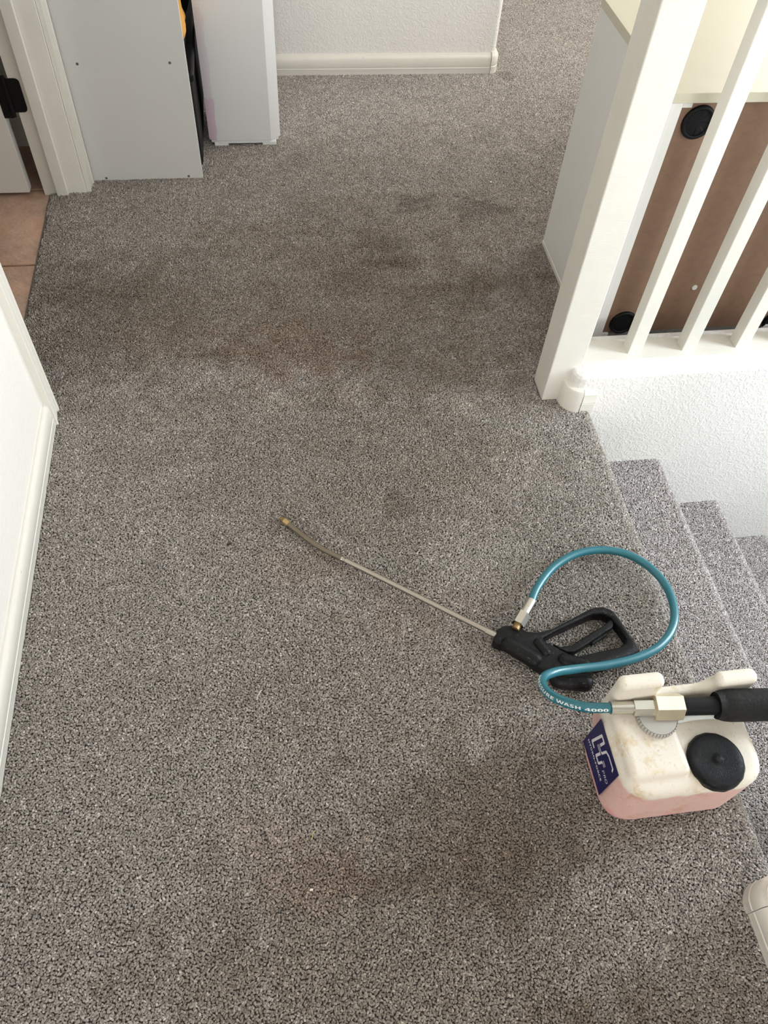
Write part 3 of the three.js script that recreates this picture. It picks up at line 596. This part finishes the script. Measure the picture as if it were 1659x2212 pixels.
// ================================================================ JUG
{
  const cx = 0.667, cz = -0.416;
  const o = thing('sprayer_jug', 'white translucent chemical jug with pink liquid and black cap at the edge of the landing', 'jug', [cx, 0, cz]);
  const B = (x0, x1, y0, y1, z0, z1) => [x0 - cx, x1 - cx, y0, y1, z0 - cz, z1 - cz];
  const bodyB = B(0.535, 0.8, -0.001, 0.166, -0.506, -0.326), platB = B(0.545, 0.655, 0.08, 0.184, -0.497, -0.352), upL = B(0.545, 0.628, 0.08, 0.262, -0.512, -0.484), bar = B(0.6, 0.78, 0.08, 0.2, -0.507, -0.486), upR = B(0.735, 0.812, 0.08, 0.238, -0.51, -0.482);
  const shape = (x, y, z) => {
    const dx = Math.abs(x) - 0.1325, dz = Math.abs(z) - 0.09;
    const taper = 0.05 * Math.max(0, y - 0.1);
    let d = rbox(x * (1 + taper * 2), y, z * (1 + taper * 2), bodyB, 0.024);
    d = smax(d, (dx + dz + 0.03) / Math.SQRT2, 0.02);               // cut corners
    d = smin(d, rbox(x, y, z, platB, 0.014), 0.012);
    d = smin(d, rbox(x, y, z, upL, 0.012), 0.02);
    d = smin(d, rbox(x, y, z, bar, 0.009), 0.012);
    d = smin(d, rbox(x, y, z, upR, 0.012), 0.025);
    return d;
  };
  const grime = tex(1024, (u, v) => { const g = pnoise(u, v, 6) * 0.45 + pnoise(u, v, 17) * 0.3 + pnoise(u, v, 60) * 0.25, s = Math.max(0, g - 0.6) * 2.0, d = pnoise(v, u, 130) > 0.9 ? 0.9 : 1; return [(238 - 30 * s) * d, (230 - 52 * s) * d, (216 - 92 * s) * d]; }, 0.3, true);
  const neckMat = std({ map: grime, roughness: 0.7 }), shell = new THREE.MeshPhysicalMaterial({ map: grime, vertexColors: true, roughness: 0.55, transmission: 0.12, thickness: 0, side: THREE.DoubleSide });
  const jg = metres(solid(shape, [0.0, 0.13, 0.0], 0.165, 120));
  { // the pink contents show through the thin wall up to the fill line
    const p = jg.attributes.position, col = new Float32Array(p.count * 3);
    for (let i = 0; i < p.count; i++) {
      const x = p.getX(i), y = p.getY(i), z = p.getZ(i), n = fbm((x + z) * 40 + 9, y * 60, 3), k = Math.min(1, Math.max(0, (0.146 + 0.02 * (n - 0.45) - y) / 0.01)), q = Math.min(1, Math.max(0, (0.03 + 0.03 * (n - 0.45) - y) / 0.01)) * 0.5;
      col.set([1 - 0.1 * k, 1 - (0.38 + 0.22 * q) * k * (0.8 + 0.4 * n), 1 - (0.36 + 0.14 * q) * k * (0.8 + 0.4 * n)], i * 3);
    }
    jg.setAttribute('color', new THREE.BufferAttribute(col, 3));
  }
  part('jug_body', jg, shell, o);
  const liq = (x, y, z) => smax(smax(rbox(x, y, z, bodyB, 0.024) + 0.004, (Math.abs(x) - 0.1325 + Math.abs(z) - 0.09 + 0.03) / Math.SQRT2 + 0.004, 0.02), y - 0.095, 0.001);
  part('liquid', solid(liq, [0, 0.13, 0], 0.165, 70), std({ color: lin(0.9, 0.1, 0.17), roughness: 0.5 }), o).userData.label = 'pink liquid';
  const cap = P(1550, 1640, 0.178).sub(V(cx, 0, cz));
  const cg = new THREE.LatheGeometry([[0, 0.024], [0.006, 0.024], [0.008, 0.0215], [0.012, 0.0205], [0.034, 0.021], [0.042, 0.0215], [0.047, 0.019], [0.0505, 0.013], [0.0505, 0], [0, 0]].reverse().map(([a, b]) => new THREE.Vector2(a, b)), 64);
  { const p = cg.attributes.position; for (let i = 0; i < p.count; i++) { const x = p.getX(i), z = p.getZ(i), r = Math.hypot(x, z), y = p.getY(i); if (r > 0.045 && y < 0.014) { const k = 1 + 0.008 * Math.cos(Math.atan2(z, x) * 16); p.setX(i, x * k); p.setZ(i, z * k); } } cg.computeVertexNormals(); }
  cg.translate(cap.x, 0.158, cap.z);
  part('cap', cg, dark({ color: lin(0.007, 0.007, 0.008), roughness: 0.34, bumpMap: roughBump, bumpScale: 0.0002 }), o);
  part('cap_neck', rod(V(cap.x, 0.15, cap.z), V(cap.x, 0.162, cap.z), 0.045, 0.045, 40), neckMat, o);
  const knob = P(1421, 1546, 0.196).sub(V(cx, 0, cz));
  const kg = []; kg.push(new THREE.CylinderGeometry(0.034, 0.037, 0.012, 48).translate(knob.x, 0.19, knob.z));
  for (let k = 0; k < 40; k++) kg.push(new THREE.BoxGeometry(0.002, 0.011, 0.0025).translate(0.0365, 0, 0).rotateY(k / 40 * 2 * Math.PI).translate(knob.x, 0.19, knob.z));
  part('metering_knob', join(kg), std({ color: lin(0.42, 0.4, 0.37), roughness: 0.5 }), o);
  const c = (px, py, h) => P(px, py, h).sub(V(cx, 0, cz));
  const hex = rod(c(1411, 1527, JY), c(1470, 1526, JY), 0.0245, 0.0245, 6);
  part('brass_coupler', toCreasedNormals(hex.toNonIndexed(), 0.4), M.brass, o);
  part('suction_tube', tube([c(1440, 1556, 0.18), c(1500, 1545, 0.181), c(1560, 1542, 0.18), c(1640, 1545, 0.172)], 0.009, 30, 14), std({ color: lin(0.6, 0.62, 0.6), roughness: 0.4 }), o);
  // printed label on the end face
  const cv = document.createElement('canvas'); cv.width = 640; cv.height = 700; const k = cv.getContext('2d');
  k.fillStyle = '#0b0c4e'; k.fillRect(0, 0, 640, 700);
  const U = (u) => u * 640, T = (v) => 700 - v * 700;
  k.strokeStyle = k.fillStyle = '#ddd8dc'; k.lineJoin = 'round'; k.lineCap = 'butt';
  const line = (w, ...p) => { k.lineWidth = w; k.beginPath(); p.forEach(([u, v], i) => i ? k.lineTo(U(u), T(v)) : k.moveTo(U(u), T(v))); k.stroke(); };
  line(34, [0.285, 0.385], [0.155, 0.385], [0.245, 0.845], [0.375, 0.845], [0.345, 0.66]);
  line(15, [0.29, 0.56], [0.475, 0.56]); line(15, [0.305, 0.615], [0.485, 0.615]);
  line(34, [0.57, 0.37], [0.415, 0.37], [0.455, 0.56]); line(30, [0.475, 0.615], [0.525, 0.82], [0.62, 0.865], [0.86, 0.865]);
  line(30, [0.56, 0.37], [0.6, 0.54]); line(15, [0.6, 0.545], [0.7, 0.545]); line(15, [0.6, 0.6], [0.71, 0.6]); line(26, [0.84, 0.865], [0.87, 0.8]);
  k.font = 'italic 84px sans-serif'; k.fillText('PRO', U(0.7), T(0.42));
  k.font = 'bold 62px sans-serif'; { const s = 'HYDRO-FORCE', w = k.measureText(s).width; k.save(); k.translate(U(0.06), T(0.225)); k.scale(U(0.78) / w, 1); k.fillText(s, 0, 0); k.restore(); }
  k.globalAlpha = 0.35; for (const [v, a, b] of [[0.165, 0.05, 0.5], [0.13, 0.05, 0.62], [0.095, 0.1, 0.86]]) { k.setLineDash([9, 6]); line(8, [a, v], [b, v]); } k.setLineDash([]); k.globalAlpha = 1;
  const map = new THREE.CanvasTexture(cv); map.colorSpace = THREE.SRGBColorSpace;
  const lg = new THREE.BoxGeometry(0.0006, 0.113, 0.104);
  lg.deleteAttribute('uv'); { const p = lg.attributes.position, uv = []; for (let i = 0; i < p.count; i++) uv.push(p.getZ(i) / 0.104 + 0.5, p.getY(i) / 0.113 + 0.5); lg.setAttribute('uv', new THREE.Float32BufferAttribute(uv, 2)); }
  lg.rotateZ(-0.03); lg.translate(0.5335 - cx, 0.094, -0.424 - cz);
  part('label_sticker', lg, std({ map, roughness: 0.4 }), o).userData.label = 'navy blue sticker with white lettering';
}
{
  const o = thing('black_supply_hose', 'thick black supply hose joined to the brass coupler on the jug', 'hose', [0.75, 0, -0.46]);
  const l = (px, py, h) => P(px, py, h).sub(V(0.75, 0, -0.46)), w = (x, y, z) => V(x - 0.75, y, z + 0.46);
  const a = l(1470, 1526, JY), b = l(1552, 1524, JY), e = l(1659, 1522, JY);
  part('hose_tail', tube([a, a.clone().lerp(b, 0.4), a.clone().lerp(b, 0.7), b], (u) => u < 0.06 ? 0.0135 + u * 0.05 : 0.0165, 30, 20), M.black, o);
  part('hose_sleeve', tube([b.clone().lerp(a, 0.08), b.clone().lerp(e, 0.5), e, w(0.95, 0.19, -0.435), w(1.06, 0.13, -0.42), w(1.15, 0.0, -0.40), w(1.24, -0.18, -0.38), w(1.33, -0.36, -0.36), w(1.46, -0.57, -0.34), w(1.62, -0.68, -0.33), w(1.75, -0.7, -0.33)], (u) => u < 0.012 ? 0.024 + u * 0.45 : 0.0293, 120, 24), dark({ color: lin(0.012, 0.0115, 0.011), roughness: 0.6, bumpMap: roughBump, bumpScale: 0.0003 }), o);
}

// ================================================================ CRUMBS ON THE CARPET
const crumb = (name, label, px, py, geo, color) => { const p = P(px, py, 0.001), o = finish(new THREE.Mesh(geo, std({ color: lin(...color), roughness: 0.8 }))); o.name = numbered(name); o.position.copy(p); o.userData = { label, category: 'debris', group: 'crumbs on the carpet' }; scene.add(o); };
const nub = (a, b, c, k) => { const g = new THREE.IcosahedronGeometry(1, 2), p = g.attributes.position; for (let i = 0; i < p.count; i++) { const s = 0.8 + 0.4 * vnoise(p.getX(i) * 2 + k, p.getY(i) * 2 + p.getZ(i)); p.setXYZ(i, p.getX(i) * a * s, p.getY(i) * b * s, p.getZ(i) * c * s); } g.computeVertexNormals(); return g; };
crumb('dark_crumb', 'small dark crumb lying beside the end of the lance', 495, 1175, nub(0.006, 0.003, 0.003, 1), [0.02, 0.018, 0.015]);
crumb('white_crumb', 'small white fleck near the stained patch of carpet', 1060, 393, nub(0.003, 0.003, 0.004, 2), [0.8, 0.78, 0.74]);
crumb('pale_crumb', 'small pale pink fleck on the soiled carpet before the near wall', 672, 1922, nub(0.0035, 0.0025, 0.002, 3), [0.8, 0.68, 0.62]);
crumb('carpet_thread', 'short yellow green thread lying on the carpet', 677, 1804, tube([V(0.004, 0, -0.008), V(-0.001, 0.002, -0.002), V(-0.002, 0.002, 0.003), V(-0.004, 0, 0.008)], 0.0007, 16, 6), [0.55, 0.5, 0.2]);
crumb('pale_thread', 'short pale forked thread on the carpet between wall and spray gun', 560, 1502, tube([V(0.003, 0, -0.009), V(0.0, 0.002, -0.002), V(-0.003, 0.002, 0.002), V(-0.005, 0, 0.01)], 0.0008, 16, 6), [0.7, 0.68, 0.64]);
crumb('tan_thread', 'short tan thread on the carpet beside the lance bend', 730, 1160, tube([V(-0.003, 0, -0.002), V(0, 0.001, 0), V(0.003, 0, 0.003)], 0.0007, 10, 6), [0.5, 0.4, 0.25]);

renderer.render(scene, camera);
